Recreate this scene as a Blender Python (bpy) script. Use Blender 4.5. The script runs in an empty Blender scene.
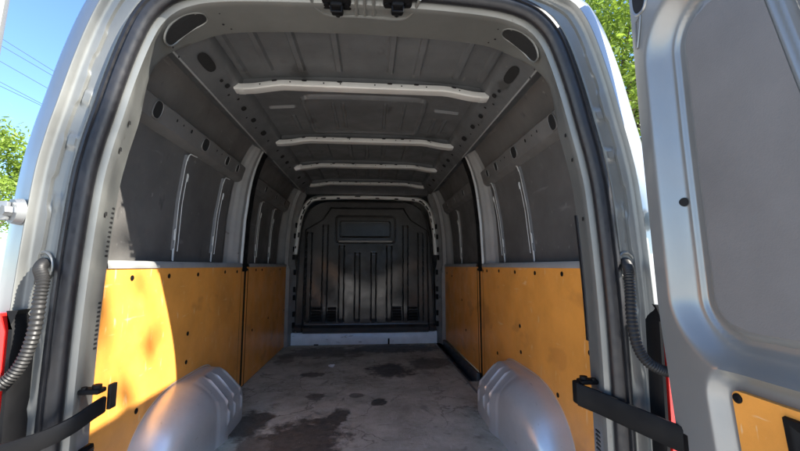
import bpy, bmesh, math, random
from mathutils import Vector, Matrix, noise as mnoise
random.seed(7)
S = bpy.context.scene
COL = S.collection
rad = math.radians

# ------------------------------------------------------------------ camera
FPX, CX, CY = 373.0, 400.0, 225.5          # focal length and centre in photo pixels (800 wide)
CAM = Vector((0.035, -1.23, 0.87))
YAW, PITCH = rad(4.5716), rad(6.1968)
FWD = Vector((math.sin(YAW)*math.cos(PITCH), math.cos(YAW)*math.cos(PITCH), math.sin(PITCH)))
RT = Vector((math.cos(YAW), -math.sin(YAW), 0))
UP = RT.cross(FWD)
cd = bpy.data.cameras.new('camera')
cam = bpy.data.objects.new('camera', cd); COL.objects.link(cam)
m = Matrix((RT, UP, -FWD)).transposed().to_4x4(); m.translation = CAM
cam.matrix_world = m
cd.sensor_width = 36; cd.lens = 36*FPX/800; cd.clip_start = 0.02; cd.clip_end = 2000
S.camera = cam

def at(x, y, ax, c):
    """the point where the sight line through photo pixel (x, y) meets the plane ax = c"""
    d = RT*((x-CX)/FPX) - UP*((y-CY)/FPX) + FWD
    i = 'XYZ'.index(ax)
    return CAM + d*((c-CAM[i])/d[i])

# ------------------------------------------------------------------ light
SUN = Vector((1.0, -0.47, 0.88)).normalized()          # towards the sun
w = bpy.data.worlds.new('World'); S.world = w; w.use_nodes = True
nt = w.node_tree; bg = nt.nodes['Background']
sky = nt.nodes.new('ShaderNodeTexSky'); sky.sky_type = 'NISHITA'; sky.sun_disc = False
sky.sun_elevation = math.asin(SUN.z); sky.sun_rotation = math.atan2(SUN.x, SUN.y)
sky.air_density = 1.0; sky.dust_density = 0.3; sky.ozone_density = 7.0
nt.links.new(sky.outputs[0], bg.inputs[0]); bg.inputs[1].default_value = 0.095
sl = bpy.data.lights.new('sun', 'SUN'); sl.energy = 4.8; sl.angle = rad(0.53); sl.color = (1, .94, .84)
so = bpy.data.objects.new('sun', sl); COL.objects.link(so)
so.rotation_euler = SUN.to_track_quat('Z', 'Y').to_euler(); so.location = (20, -9, 18)
S.view_settings.view_transform = 'Standard'; S.view_settings.look = 'None'
S.view_settings.gamma = 1; S.view_settings.exposure = 2.05
S.view_settings.use_curve_mapping = False
S.render.engine = 'CYCLES'
S.cycles.max_bounces = 10; S.cycles.diffuse_bounces = 6; S.cycles.glossy_bounces = 4

# ------------------------------------------------------------------ materials
def mat(name, col, rough=.5, metal=0.0, var=.15, vscale=6.0, bump=0.0, bscale=60.0, rvar=.1, coat=0.0, spec=.5, marks=None):
    """procedural paint, plastic or felt: clouded colour, uneven gloss and a fine bump"""
    M = bpy.data.materials.new(name); M.use_nodes = True
    n = M.node_tree.nodes; L = M.node_tree.links; p = n['Principled BSDF']
    tc = n.new('ShaderNodeTexCoord')
    nz = n.new('ShaderNodeTexNoise'); nz.inputs['Scale'].default_value = vscale; nz.inputs['Detail'].default_value = 8
    nz.inputs['Roughness'].default_value = .62
    L.new(tc.outputs['Object'], nz.inputs['Vector'])
    mr = n.new('ShaderNodeMapRange'); mr.inputs[1].default_value = .3; mr.inputs[2].default_value = .7
    mr.inputs[3].default_value = 1-var; mr.inputs[4].default_value = 1+var
    L.new(nz.outputs[0], mr.inputs[0])
    vm = n.new('ShaderNodeVectorMath'); vm.operation = 'SCALE'
    vm.inputs[0].default_value = col; L.new(mr.outputs[0], vm.inputs['Scale'])
    out = vm.outputs[0]
    for mc, ms, mt, st in ([] if not marks else marks if isinstance(marks, list) else [marks]):    # scuffs: (colour, scale, threshold, stretch)
        mp = n.new('ShaderNodeMapping'); mp.inputs['Scale'].default_value = st
        mp.inputs['Rotation'].default_value = (.5, .35, .6)
        L.new(tc.outputs['Object'], mp.inputs[0])
        n2 = n.new('ShaderNodeTexNoise'); n2.inputs['Scale'].default_value = ms; n2.inputs['Detail'].default_value = 3
        L.new(mp.outputs[0], n2.inputs['Vector'])
        r2 = n.new('ShaderNodeMapRange'); r2.inputs[1].default_value = mt; r2.inputs[2].default_value = mt+.06
        r2.inputs[4].default_value = .75
        L.new(n2.outputs[0], r2.inputs[0])
        mx = n.new('ShaderNodeMix'); mx.data_type = 'RGBA'
        L.new(r2.outputs[0], mx.inputs[0]); L.new(out, mx.inputs[6]); mx.inputs[7].default_value = (*mc, 1)
        out = mx.outputs[2]
    L.new(out, p.inputs['Base Color'])
    p.inputs['Metallic'].default_value = metal
    p.inputs['Coat Weight'].default_value = coat; p.inputs['Coat Roughness'].default_value = .12
    p.inputs['Specular IOR Level'].default_value = spec
    rr = n.new('ShaderNodeMapRange'); rr.inputs[1].default_value = .3; rr.inputs[2].default_value = .7
    rr.inputs[3].default_value = max(0.02, rough-rvar); rr.inputs[4].default_value = min(1, rough+rvar)
    n3 = n.new('ShaderNodeTexNoise'); n3.inputs['Scale'].default_value = vscale*2.3; n3.inputs['Detail'].default_value = 6
    L.new(tc.outputs['Object'], n3.inputs['Vector']); L.new(n3.outputs[0], rr.inputs[0]); L.new(rr.outputs[0], p.inputs['Roughness'])
    if bump:
        nb = n.new('ShaderNodeTexNoise'); nb.inputs['Scale'].default_value = bscale; nb.inputs['Detail'].default_value = 5
        L.new(tc.outputs['Object'], nb.inputs['Vector'])
        b = n.new('ShaderNodeBump'); b.inputs['Strength'].default_value = bump; b.inputs['Distance'].default_value = .004
        L.new(nb.outputs[0], b.inputs['Height']); L.new(b.outputs[0], p.inputs['Normal'])
    return M

M_silver = mat('silver_paint', (.27, .273, .262), .34, .45, .06, 3, .03, 25, .06, .35, marks=((.25, .24, .22), 30, .74, (1, 1, .25)))
M_frame = mat('silver_body_primer', (.18, .184, .173), .36, .36, .12, 4, .04, 25, .08, .1, marks=[((.13, .12, .105), 40, .70, (1, 1, .3)), ((.10, .09, .08), 16, .70, (1, 1, .25))])
M_inner = mat('thin_silver_primer', (.34, .345, .34), .42, .25, .12, 5, .04, 30, .1, marks=((.18, .17, .16), 26, .70, (1, .3, 1)))
M_bow = mat('silver_roof_bow', (.60, .60, .57), .5, .1, .08, 8, .03, 30, .08)
M_lining = mat('grey_lining', (.100, .097, .093), .52, 0, .22, 3, .20, 220, .12, marks=[((.22, .215, .205), 44, .69, (1, .6, .4)), ((.17, .165, .16), 20, .66, (1, .15, 1)), ((.05, .05, .05), 12, .68, (1, 1, .4))])
M_fpil = mat('grey_front_pillar', (.27, .272, .268), .45, .2, .2, 8, .05, 40, .1, marks=((.12, .12, .115), 18, .66, (1, 1, .5)))
M_sill = mat('grey_step_plastic', (.055, .056, .058), .45, 0, .25, 8, .1, 60, .1, marks=((.15, .145, .14), 30, .68, (1, .2, 1)))
M_belt = mat('grey_belt_rail', (.145, .142, .137), .5, .15, .14, 5, .08, 120, .1)
M_roof = mat('dark_grey_roof', (.117, .122, .125), .46, .2, .22, 4, .14, 120, .12, marks=[((.19, .185, .175), 30, .69, (1, .4, 1)), ((.06, .06, .058), 7, .66, (1, .5, 1))])
M_ply = mat('orange_coated_plywood', (.74, .31, .058), .40, 0, .16, 3.5, .08, 160, .12, marks=[((.80, .52, .26), 70, .66, (1, .7, .16)), ((.80, .50, .24), 55, .685, (1, .12, .9)), ((.58, .24, .05), 6, .60, (1, .6, 1)), ((.30, .14, .05), 170, .74, (1, 1, 1)), ((.78, .5, .26), 150, .70, (.25, 1, 1))])
M_black = mat('black_plastic', (.0065, .0065, .007), .55, 0, .25, 9, .05, 80, .1, spec=.13)
M_dlin = mat('door_lining_felt', (.17, .162, .155), .62, 0, .10, 4, .18, 220, .08, marks=((.23, .22, .21), 34, .72, (1, .5, 1)))
M_bulk = mat('black_bulkhead_plastic', (.052, .051, .050), .19, 0, .25, 5, .05, 60, .06, spec=.75, marks=((.07, .065, .06), 30, .68, (1, 1, .3)))
M_rubber = mat('black_rubber', (.013, .013, .015), .40, 0, .2, 20, .04, 90, .1)
M_hole = mat('dark_hole', (.006, .006, .006), .9, 0, .1, 5)
M_red = mat('red_lens', (.55, .012, .01), .12, 0, .05, 4, rvar=.03, coat=.6)
M_white = mat('white_paper', (.75, .74, .72), .7, 0, .05, 30)
M_zinc = mat('zinc_steel', (.28, .29, .29), .34, .6, .12, 8, .03, 40)
M_base = mat('galvanised_strip', (.74, .78, .80), .42, .2, .1, 9, .02, 40, .1, marks=((.25, .25, .24), 24, .68, (.4, 1, 1)))
M_arch = mat('galvanised_arch', (.62, .625, .625), .35, .5, .10, 4, .06, 30, .07, marks=[((.12, .12, .12), 150, .715, (1, 1, .6)), ((.40, .39, .38), 60, .70, (1, .25, 1))])
M_tyre = mat('tyre_rubber', (.02, .02, .02), .8, 0, .2, 20)
M_tube = mat('grey_conduit', (.022, .0215, .021), .5, 0, .15, 12, spec=.3)
M_wire = mat('wire_black', (.03, .03, .035), .6, 0, .1, 3)
M_bark = mat('bark', (.10, .075, .055), .9, 0, .3, 8, .5, 30)
M_deck = None

def leaf_mat(name, c1, c2):
    M = bpy.data.materials.new(name); M.use_nodes = True
    n = M.node_tree.nodes; L = M.node_tree.links; p = n['Principled BSDF']; o = n['Material Output']
    g = n.new('ShaderNodeObjectInfo'); tc = n.new('ShaderNodeTexCoord')
    nz = n.new('ShaderNodeTexNoise'); nz.inputs['Scale'].default_value = 2.2; nz.inputs['Detail'].default_value = 6
    L.new(tc.outputs['Object'], nz.inputs['Vector'])
    mx = n.new('ShaderNodeMix'); mx.data_type = 'RGBA'
    L.new(nz.outputs[0], mx.inputs[0]); mx.inputs[6].default_value = (*c1, 1); mx.inputs[7].default_value = (*c2, 1)
    L.new(mx.outputs[2], p.inputs['Base Color']); p.inputs['Roughness'].default_value = .5
    t = n.new('ShaderNodeBsdfTranslucent'); L.new(mx.outputs[2], t.inputs[0])
    ms = n.new('ShaderNodeMixShader'); ms.inputs[0].default_value = .45
    L.new(p.outputs[0], ms.inputs[1]); L.new(t.outputs[0], ms.inputs[2]); L.new(ms.outputs[0], o.inputs[0])
    return M
M_leaf = leaf_mat('leaf_yellow_green', (.10, .19, .02), (.25, .33, .04))
M_leaf3 = leaf_mat('leaf_dark', (.022, .035, .014), (.045, .06, .025))
M_leaf2 = leaf_mat('leaf_green', (.05, .10, .02), (.10, .16, .035))

# worn load floor: grey-brown sheet with wet and oily stains, scuffs and cracks
def floor_mat():
    M = bpy.data.materials.new('worn_load_floor'); M.use_nodes = True
    n = M.node_tree.nodes; L = M.node_tree.links; p = n['Principled BSDF']
    tc = n.new('ShaderNodeTexCoord'); P = tc.outputs['Object']
    def noise(sc, det=8, st=(1, 1, 1), rough=.6, dist=0):
        mp = n.new('ShaderNodeMapping'); mp.inputs['Scale'].default_value = st; L.new(P, mp.inputs[0])
        q = n.new('ShaderNodeTexNoise'); q.inputs['Scale'].default_value = sc; q.inputs['Detail'].default_value = det
        q.inputs['Roughness'].default_value = rough; q.inputs['Distortion'].default_value = dist
        L.new(mp.outputs[0], q.inputs['Vector']); return q.outputs[0]
    def rng(s, a, b, c=0., d=1.):
        r = n.new('ShaderNodeMapRange'); r.inputs[1].default_value = a; r.inputs[2].default_value = b
        r.inputs[3].default_value = c; r.inputs[4].default_value = d; L.new(s, r.inputs[0]); return r.outputs[0]
    def mix(f, a, b, fac=None):
        x = n.new('ShaderNodeMix'); x.data_type = 'RGBA'; L.new(f, x.inputs[0])
        for i, v in ((6, a), (7, b)):
            if isinstance(v, tuple): x.inputs[i].default_value = (*v, 1)
            else: L.new(v, x.inputs[i])
        return x.outputs[2]
    def math_(op, a, b):
        x = n.new('ShaderNodeMath'); x.operation = op
        for i, v in ((0, a), (1, b)):
            if isinstance(v, (int, float)): x.inputs[i].default_value = v
            else: L.new(v, x.inputs[i])
        return x.outputs[0]
    c = mix(rng(noise(3.2, 9), .32, .68), (.275, .258, .195), (.59, .555, .44))
    c = mix(rng(noise(14, 8, rough=.7), .45, .75, 0, .55), c, (.60, .55, .48))
    c = mix(rng(noise(38, 4, (1, .25, 1)), .62, .72, 0, .5), c, (.64, .59, .52))     # long scuffs
    c = mix(rng(noise(30, 4, (.3, 1, 1), dist=1.5), .63, .70, 0, .6), c, (.05, .045, .04))
    # stains where the photograph has them: (x, y, radius x, radius y)
    wob = noise(7, 6); wob2 = noise(20, 5)
    wb = math_('ADD', math_('MULTIPLY', math_('SUBTRACT', wob, .5), 1.9), math_('MULTIPLY', math_('SUBTRACT', wob2, .5), .9))
    st = None
    sx = n.new('ShaderNodeSeparateXYZ'); L.new(P, sx.inputs[0])
    for (x, y, rx, ry, s) in ((-.30, .80, .19, .24, 1), (-.50, .70, .10, .16, .8), (-.14, 1.06, .055, .12, 1), (-.62, 1.02, .10, .20, 1), (-.44, 1.93, .10, .06, .9),
                              (-.32, 1.41, .06, .06, .8), (.21, 2.02, .18, .19, 1), (.60, 2.22, .20, .18, .8), (.30, 2.86, .45, .20, .95),  # real stains, far ones deepened to paint in light fading towards the bulkhead
                              (.10, 1.28, .05, .06, 1), (-.75, 2.5, .08, .2, .6), (-.40, 2.72, .35, .22, .7), (-.05, 1.42, .05, .04, .7)):
        dx = math_('DIVIDE', math_('SUBTRACT', sx.outputs[0], x), rx)
        dy = math_('DIVIDE', math_('SUBTRACT', sx.outputs[1], y), ry)
        d = math_('ADD', math_('SQRT', math_('ADD', math_('MULTIPLY', dx, dx), math_('MULTIPLY', dy, dy)), 0.0), wb)
        v = rng(d, 1.22, .86, 0, s)
        st = v if st is None else math_('MAXIMUM', st, v)
    stc = mix(rng(noise(26, 6), .4, .65), (.040, .034, .028), (.085, .072, .058))
    c = mix(math_('MULTIPLY', st, .86), c, stc)
    # thin winding scratches
    vz = n.new('ShaderNodeTexVoronoi'); vz.feature = 'DISTANCE_TO_EDGE'; vz.inputs['Scale'].default_value = 2.6
    wv = n.new('ShaderNodeMapping'); L.new(P, wv.inputs[0])
    nz = n.new('ShaderNodeTexNoise'); nz.inputs['Scale'].default_value = 3; nz.inputs['Detail'].default_value = 6; L.new(P, nz.inputs['Vector'])
    va = n.new('ShaderNodeVectorMath'); va.operation = 'MULTIPLY_ADD'; L.new(nz.outputs['Color'], va.inputs[0])
    va.inputs[1].default_value = (.5, .5, .5); L.new(wv.outputs[0], va.inputs[2]); L.new(va.outputs[0], vz.inputs['Vector'])
    cr = math_('MULTIPLY', rng(vz.outputs['Distance'], .0, .016, 1, 0), rng(noise(2.1, 3), .44, .54))
    c = mix(math_('MULTIPLY', cr, .6), c, (.06, .05, .04))
    c = mix(rng(noise(110, 3), .66, .72, 0, .55), c, (.72, .68, .60))                      # light grit
    c = mix(rng(noise(85, 3), .66, .72, 0, .6), c, (.07, .06, .05))                        # dark grit
    c = mix(rng(noise(5, 7, (1, .5, 1), .7, 2.2), .56, .66, 0, .45), c, (.12, .105, .088))  # smeared grime
    L.new(c, p.inputs['Base Color'])
    L.new(math_('SUBTRACT', rng(noise(9), (.3), .7, .7, .95), math_('MULTIPLY', st, .30)), p.inputs['Roughness'])
    b = n.new('ShaderNodeBump'); b.inputs['Strength'].default_value = .35; b.inputs['Distance'].default_value = .006
    L.new(math_('ADD', noise(60, 6), math_('MULTIPLY', noise(8, 5), 2)), b.inputs['Height']); L.new(b.outputs[0], p.inputs['Normal'])
    return M
M_floor = floor_mat(); M_floor.node_tree.nodes['Principled BSDF'].inputs['Specular IOR Level'].default_value = .3
M_ground = mat('pale_concrete', (.58, .55, .50), .85, 0, .12, 1.5, .3, 30, .08)

# ------------------------------------------------------------------ helpers
VAN_AT = Vector((0, 1.5, -.56))
class MB:
    """collects shapes into one mesh"""
    def __init__(s): s.v = []; s.f = []; s.mi = []; s.m = 0
    def add(s, vs, fs):
        b = len(s.v); s.v += [tuple(v) for v in vs]
        for f in fs: s.f.append(tuple(b+i for i in f)); s.mi.append(s.m)
        return s
    def grid(s, rows, close_u=False, close_v=False):
        R, Cn = len(rows), len(rows[0]); vs = [p for r in rows for p in r]; fs = []
        for i in range(R if close_u else R-1):
            for j in range(Cn if close_v else Cn-1):
                a, b = i*Cn+j, i*Cn+(j+1) % Cn; c, d = ((i+1) % R)*Cn+(j+1) % Cn, ((i+1) % R)*Cn+j
                fs.append((a, b, c, d))
        return s.add(vs, fs)
    def box(s, a, b, bev=0):
        a, b = Vector(a), Vector(b)
        lo = Vector((min(a[i], b[i]) for i in range(3))); hi = Vector((max(a[i], b[i]) for i in range(3)))
        bm = bmesh.new(); bmesh.ops.create_cube(bm, size=1)
        for v in bm.verts: v.co = Vector(((lo[i]+hi[i])/2+v.co[i]*(hi[i]-lo[i]) for i in range(3)))
        if bev: bmesh.ops.bevel(bm, geom=bm.edges[:], offset=bev, segments=2, profile=.5, affect='EDGES')
        return s.bm(bm)
    def bm(s, bm):
        bm.verts.index_update(); s.add([v.co for v in bm.verts], [[v.index for v in f.verts] for f in bm.faces]); bm.free(); return s
    def tube(s, pts, r, n=8, cap=True, ridge=None):
        pts = [Vector(p) for p in pts]; rows = []; prev = None
        for i, p in enumerate(pts):
            t = (pts[min(i+1, len(pts)-1)]-pts[max(i-1, 0)]).normalized()
            if prev is None: prev = t.orthogonal().normalized()
            u = (prev-t*prev.dot(t)).normalized(); prev = u; v = t.cross(u)
            rr = r[i] if isinstance(r, (list, tuple)) else r
            if ridge: rr *= 1+ridge*(i % 2)
            rows.append([p+(u*math.cos(2*math.pi*k/n)+v*math.sin(2*math.pi*k/n))*rr for k in range(n)])
        s.grid(rows, close_v=True)
        if cap:
            s.add(rows[0], [tuple(range(n))[::-1]]); s.add(rows[-1], [tuple(range(n))])
        return s
    def bar(s, pts, side, wid, thk):
        """flat bar along pts: half-size vectors wid and thk"""
        rows = []
        wd, tk = Vector(wid), Vector(thk)
        for p in pts:
            p = Vector(p); rows.append([p+wd+tk, p+wd-tk, p-wd-tk, p-wd+tk])
        s.grid(rows, close_v=True); s.add(rows[0], [(3, 2, 1, 0)]); s.add(rows[-1], [(0, 1, 2, 3)]); return s
    def hole(s, fn, cu, cv, ru, rv, rim=0, n=20, pw=2.6, mh=1, mr=0):
        """a stamped opening on the surface fn(u, v, height): dark sunk disc and a thin raised rim"""
        def ring(k, h):
            o = []
            for i in range(n):
                a = 2*math.pi*i/n; c, q = math.cos(a), math.sin(a)
                o.append(fn(cu+(ru+k)*math.copysign(abs(c)**(2/pw), c), cv+(rv+k)*math.copysign(abs(q)**(2/pw), q), h))
            return o
        s.m = mh; s.add(ring(0, .0018), [tuple(range(n))])
        if rim:
            s.m = mr; s.grid([ring(0, .0016), ring(rim*.3, .004), ring(rim*.7, .004), ring(rim, -.001)], close_v=True)
        s.m = 0; return s
    def build(s, name, mats, parent=None, smooth=True, ang=38, label=None, mod=None, merge=0):
        me = bpy.data.meshes.new(name); me.from_pydata(s.v, [], s.f)
        for k in (mats if isinstance(mats, (list, tuple)) else [mats]): me.materials.append(k)
        me.polygons.foreach_set('material_index', s.mi)
        bm = bmesh.new(); bm.from_mesh(me)
        if merge: bmesh.ops.remove_doubles(bm, verts=bm.verts[:], dist=merge)
        bmesh.ops.recalc_face_normals(bm, faces=bm.faces[:])
        bm.to_mesh(me); bm.free()
        if smooth:
            me.polygons.foreach_set('use_smooth', [True]*len(me.polygons)); me.set_sharp_from_angle(angle=rad(ang))
        o = bpy.data.objects.new(name, me); COL.objects.link(o)
        if parent is not None: put(o, parent)
        if label: o['label'] = label
        return o
def put(o, parent):
    o.parent = parent
    T = parent.location.copy() if parent.type == 'EMPTY' else Vector((0, 0, 0))     # meshes keep world coordinates
    o.matrix_parent_inverse = Matrix.Translation(-T)
def tag(o, label=None, cat=None, group=None, kind=None):
    for k, v in (('label', label), ('category', cat), ('group', group), ('kind', kind)):
        if v: o[k] = v
    return o
def empty(name, loc):
    o = bpy.data.objects.new(name, None); COL.objects.link(o); o.location = loc; o.empty_display_size = .2; return o
def lerp(a, b, t): return a+(b-a)*t
def table(tab, x):
    if x <= tab[0][0]: return tab[0][1]
    for (a, p), (b, q) in zip(tab, tab[1:]):
        if x <= b: return lerp(p, q, (x-a)/(b-a))
    return tab[-1][1]
def sstep(a, b, x):
    t = max(0, min(1, (x-a)/(b-a))); return t*t*(3-2*t)
def lin(a, b, n): return [a+(b-a)*i/(n-1) for i in range(n)]
def catmull(P, k=6):
    P = [Vector(p) for p in P]; out = []
    for i in range(len(P)-1):
        p0 = P[max(i-1, 0)]; p1 = P[i]; p2 = P[i+1]; p3 = P[min(i+2, len(P)-1)]
        for j in range(k):
            t = j/k
            out.append(.5*((2*p1)+(p2-p0)*t+(2*p0-5*p1+4*p2-p3)*t*t+(3*p1-p0-3*p2+p3)*t**3))
    out.append(P[-1]); return out
def sd_rbox(x, y, x0, x1, y0, y1, r):
    """signed distance inside (+) / outside (-) of a rounded rectangle"""
    cx, cy = (x0+x1)/2, (y0+y1)/2
    qx, qy = abs(x-cx)-(x1-x0)/2+r, abs(y-cy)-(y1-y0)/2+r
    return -(math.hypot(max(qx, 0), max(qy, 0))+min(max(qx, qy), 0)-r)

# ------------------------------------------------------------------ setting
g = MB(); g.grid([[(x, y, -.56) for x in (-400, -30, -8, 8, 30, 400)] for y in (-400, -30, -8, 8, 30, 600)])
tag(g.build('ground', M_ground), kind='structure')

# ------------------------------------------------------------------ the van
van = empty('cargo_van', VAN_AT)
tag(van, 'silver panel van with rear doors open on an empty load bay lined with orange plywood', 'van')
YB = 3.10                                            # bulkhead
HC = [(.885, -.30), (.886, -.1), (.887, .4), (.880, .77), (.860, 1.1), (.840, 1.24), (.813, 1.36), (.780, 1.50), (.745, 1.62),
      (.712, 1.70), (.668, 1.757), (.605, 1.797), (.5, 1.824), (.3, 1.838), (.0, 1.845)]     # rear opening, right half
half = catmull([(x, 0, z) for x, z in HC], 14)
cont = [Vector((-p.x-.010, 0, p.z)) for p in half]+[p-Vector((.016, 0, 0)) for p in half[::-1][1:]]
def normals(c):
    o = []
    for i in range(len(c)):
        t = c[min(i+1, len(c)-1)]-c[max(i-1, 0)]; nrm = Vector((t.z, 0, -t.x)).normalized()
        if nrm.dot(c[i]-Vector((0, 0, .6))) < 0: nrm = -nrm
        o.append(nrm)
    return o
cn = normals(cont)
def topness(i): return sstep(.55, .97, cn[i].z)
def surr(i, o, y): return cont[i]+cn[i]*o+Vector((0, y, 0))

# rear frame: reveal, seal ledge, pillar face, hem and rounded corner in one pressing
rows = []; rows2 = []
for i in range(len(cont)):
    z = cont[i].z; t = topness(i); s = lerp(1, .55, t); D = lerp(.10, .195, sstep(1.56, 1.80, z))
    q = lerp(1, .42, sstep(1.36, 1.58, z)*sstep(1.80, 1.62, z))
    wob = table([(-1, 0), (.52, 0), (.54, -.008), (.70, -.008), (.72, .0), (.90, .0), (.92, -.009), (1.03, -.009), (1.045, .003), (1.13, .003), (1.145, -.006), (1.245, -.006), (1.26, .002), (1.36, .002), (1.375, -.007), (1.46, -.007), (1.475, .001), (1.52, .001), (1.535, -.005), (1.6, -.005), (1.62, 0), (3, 0)], z)*(1-t)
    bs = 0
    for z0, z1 in ((1.365, 1.42), (1.225, 1.275), (1.04, 1.07), (.66, .70), (.45, .47)): bs = max(bs, sstep(z0, z0+.008, z)*sstep(z1, z1-.008, z))
    bs *= .0055*(1-t)
    sec = [(.03, D+.030), (-.012*q, D+.028), (-.034*q, D+.014), (-.038*q, D-.004), (-.044*lerp(q, 1, .4), .05), (-.050*lerp(q, 1, .7), .028), (-.047, .016), (-.035, .008), (-.028, .006), (.024, .006), (.030, -.004),
           (.035, -.011), (.040, -.013), (.043*s, -.013-bs), (.062*s, -.016-bs), (.066*s, -.016), (.070*s+wob*.7, -.017), (.073*s+wob*.7, -.026), (.077*s+wob*.7, -.028), (.084*s, -.029), (.090*s, -.033), (.094*s, -.040), (.098*s, -.052), (.101*s, -.055), (.104*s, -.054)]
    rows.append([surr(i, o, y) for o, y in sec])
    sec = [(.104*s, -.054), (.109*s, -.051), (.140*s, -.034), (.178*s, -.012), (.192*s, .0), (.200*s, .03), (.202*s, .09), (.203*s, .2)]
    rows2.append([surr(i, o, y) for o, y in sec])
mb = MB(); mb.grid(rows); mb.m = 2; mb.grid(rows2); mb.m = 0
def corner_fn(side):
    def f(u, v, h):                                  # u: arc position from the corner centre, v: depth into the van
        i0 = min(range(len(cont)), key=lambda k: abs(cont[k].x-side*.655)+abs(cont[k].z-1.765))
        i = i0; rest = u; d = 1 if u > 0 else -1
        while abs(rest) > (cont[i+d]-cont[i]).length: rest -= d*(cont[i+d]-cont[i]).length; i += d
        a = abs(rest)/(cont[i+d]-cont[i]).length
        p = cont[i].lerp(cont[i+d], a); nn = cn[i].lerp(cn[i+d], a).normalized()
        return p-nn*(.0415+h)+Vector((0, v, 0))
    return f
for sd in (-1, 1):
    mb.hole(corner_fn(sd), -.022 if sd < 0 else -.010, .088, .104, .036, .008, n=36)
    for (u, v, r) in ((-.12, .12, .004), (-.13, .17, .005), (.13, .14, .005), (.14, .08, .003), (.15, .17, .004)):
        mb.hole(corner_fn(sd), -sd*u, v, r, r, n=10)
    for zz in (1.36, 1.27, 1.05):                     # small square holes in the reveal
        i = min((k for k in range(len(cont)) if cont[k].x*sd > 0), key=lambda k: abs(cont[k].z-zz))
        mb.hole(lambda u, v, h, i=i: surr(i, -.047-h, .05+v)+Vector((0, 0, u)), 0, 0, .007, .006, n=8, pw=6)
# header pressing: stamped border round the latch strikers and a crescent lip on the inner edge
def hdr(x, y, h=0):
    i = min(range(len(cont)), key=lambda k: abs(cont[k].x-x) + (5 if cont[k].z < 1.7 else 0))
    return Vector((x, y, cont[i].z-.0445-h))
pts = [at(px, py, 'Z', 1.796) for px, py in ((308, -8), (313, 4), (322, 13), (334, 16.5), (352, 17), (372, 18.2), (395, 20), (406, 18.5), (414, 12), (420, 0))]
mb.tube([p+Vector((0, 0, .004)) for p in catmull(pts, 5)], .0065, 8)
for px in (356, 364.5, 373.5):
    mb.tube([at(px, -8, 'Z', 1.80), at(px+.5, 15, 'Z', 1.80)], .007, 8)
c0 = [at(px, py, 'Y', .213) for px, py in ((311, 24.6), (325, 23.2), (340, 22.2), (360, 22.6), (385, 25.4), (407, 29.6))]
c0 = catmull(c0, 5); nl = len(c0)
mb.grid([[p+Vector((0, .0, .0)), p+Vector((0, -.012, -.004-.012*math.sin(math.pi*k/(nl-1)))), p+Vector((0, .004, -.004-.020*math.sin(math.pi*k/(nl-1)))), p+Vector((0, .02, .004))] for k, p in enumerate(c0)])
mb.tube([p+Vector((0, -.035, .012)) for p in c0[4:-8]], .005, 8)
rear_frame = mb.build('rear_frame', [M_frame, M_hole, M_silver], van, ang=42)

# black rubber seal round the opening
rows = []
for i in range(0, len(cont)):
    sec = [(-.030, .006), (-.036, -.006), (-.034, -.020), (-.022, -.030), (-.008, -.033), (-.004, -.026), (.002, -.026), (.005, -.033), (.015, -.032), (.025, -.022), (.029, -.006), (.027, .006)]
    rows.append([surr(i, o, y) for o, y in sec])
MB().grid(rows).build('door_seal', M_rubber, van, ang=60)

# outer shell with a plain cab in front
def shell(k, y, zs=1.0, xs=1.0, zadd=0):
    return [Vector((surr(i, .203*lerp(1, .55, topness(i))*k, 0).x*xs, y, (surr(i, .203*lerp(1, .55, topness(i))*k, 0).z+.3)*zs-.3+zadd)) for i in range(len(cont))]
mb = MB(); mb.grid([shell(1, .2), shell(1.05, .6), shell(1.05, 2.6), shell(1.03, 3.3), shell(.9, 3.8, .96, .97), shell(.8, 4.25, .62, .95), shell(.75, 4.95, .52, .93), shell(.6, 5.2, .38, .88)])
e = shell(.6, 5.2, .38, .88); mb.add(e, [tuple(range(len(e)))])
mb.build('body_shell', M_silver, van, ang=40)
MB().box((-.98, .02, -.34), (.98, 5.1, -.14)).build('chassis', M_black, van, smooth=False)
mb = MB(); mb.box((-1.0, -.10, -.36), (1.0, .02, -.13), .03); mb.build('rear_bumper', M_black, van)
for (x, y) in ((-.86, .76), (.86, .76), (-.86, 4.2), (.86, 4.2)):
    def ringx(r, dx): return [Vector((x+dx, y+r*math.cos(2*math.pi*k/36), -.56+.345+r*math.sin(2*math.pi*k/36))) for k in range(36)]
    s = 1 if x > 0 else -1
    wo = MB().grid([ringx(.2, -.1), ringx(.31, -.11), ringx(.345, -.09), ringx(.345, .09), ringx(.31, .11), ringx(.2, .1)], close_v=True).build('wheel', M_tyre, van)
    MB().grid([ringx(.2, s*.1), ringx(.19, s*.06), ringx(.07, s*.05), ringx(.06, s*.09), ringx(.001, s*.09)], close_v=True).build('rim', M_zinc, wo)

# load floor, right step well, metal edging
mb = MB(); mb.grid([[(x, y, 0) for x in (-.888, -.4, 0, .4, .782)] for y in lin(-.06, YB, 8)])
mb.grid([[(x, y, 0) for x in (.782, .888)] for y in lin(-.06, 1.66, 4)])
mb.grid([[(x, -.06, z) for x in (-.888, .888)] for z in (0, -.14)])
mb.build('load_floor', M_floor, van, smooth=False)
mb = MB(); mb.grid([[(.782, y, z) for y in (1.66, YB)] for z in (-.002, -.07)]); mb.grid([[(x, y, -.07) for y in (1.66, YB)] for x in (.782, .92)])
mb.grid([[(x, 1.661, z) for x in (.782, .90)] for z in (0, -.07)])
mb.box((.855, 1.67, -.07), (.883, YB, .055), .006); mb.box((.80, 1.70, -.07), (.845, 3.0, -.03), .01)
mb.build('step_well', M_sill, van)
MB().box((.770, 1.30, .001), (.786, YB-.02, .007), .002).build('floor_edging', M_zinc, van)

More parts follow.
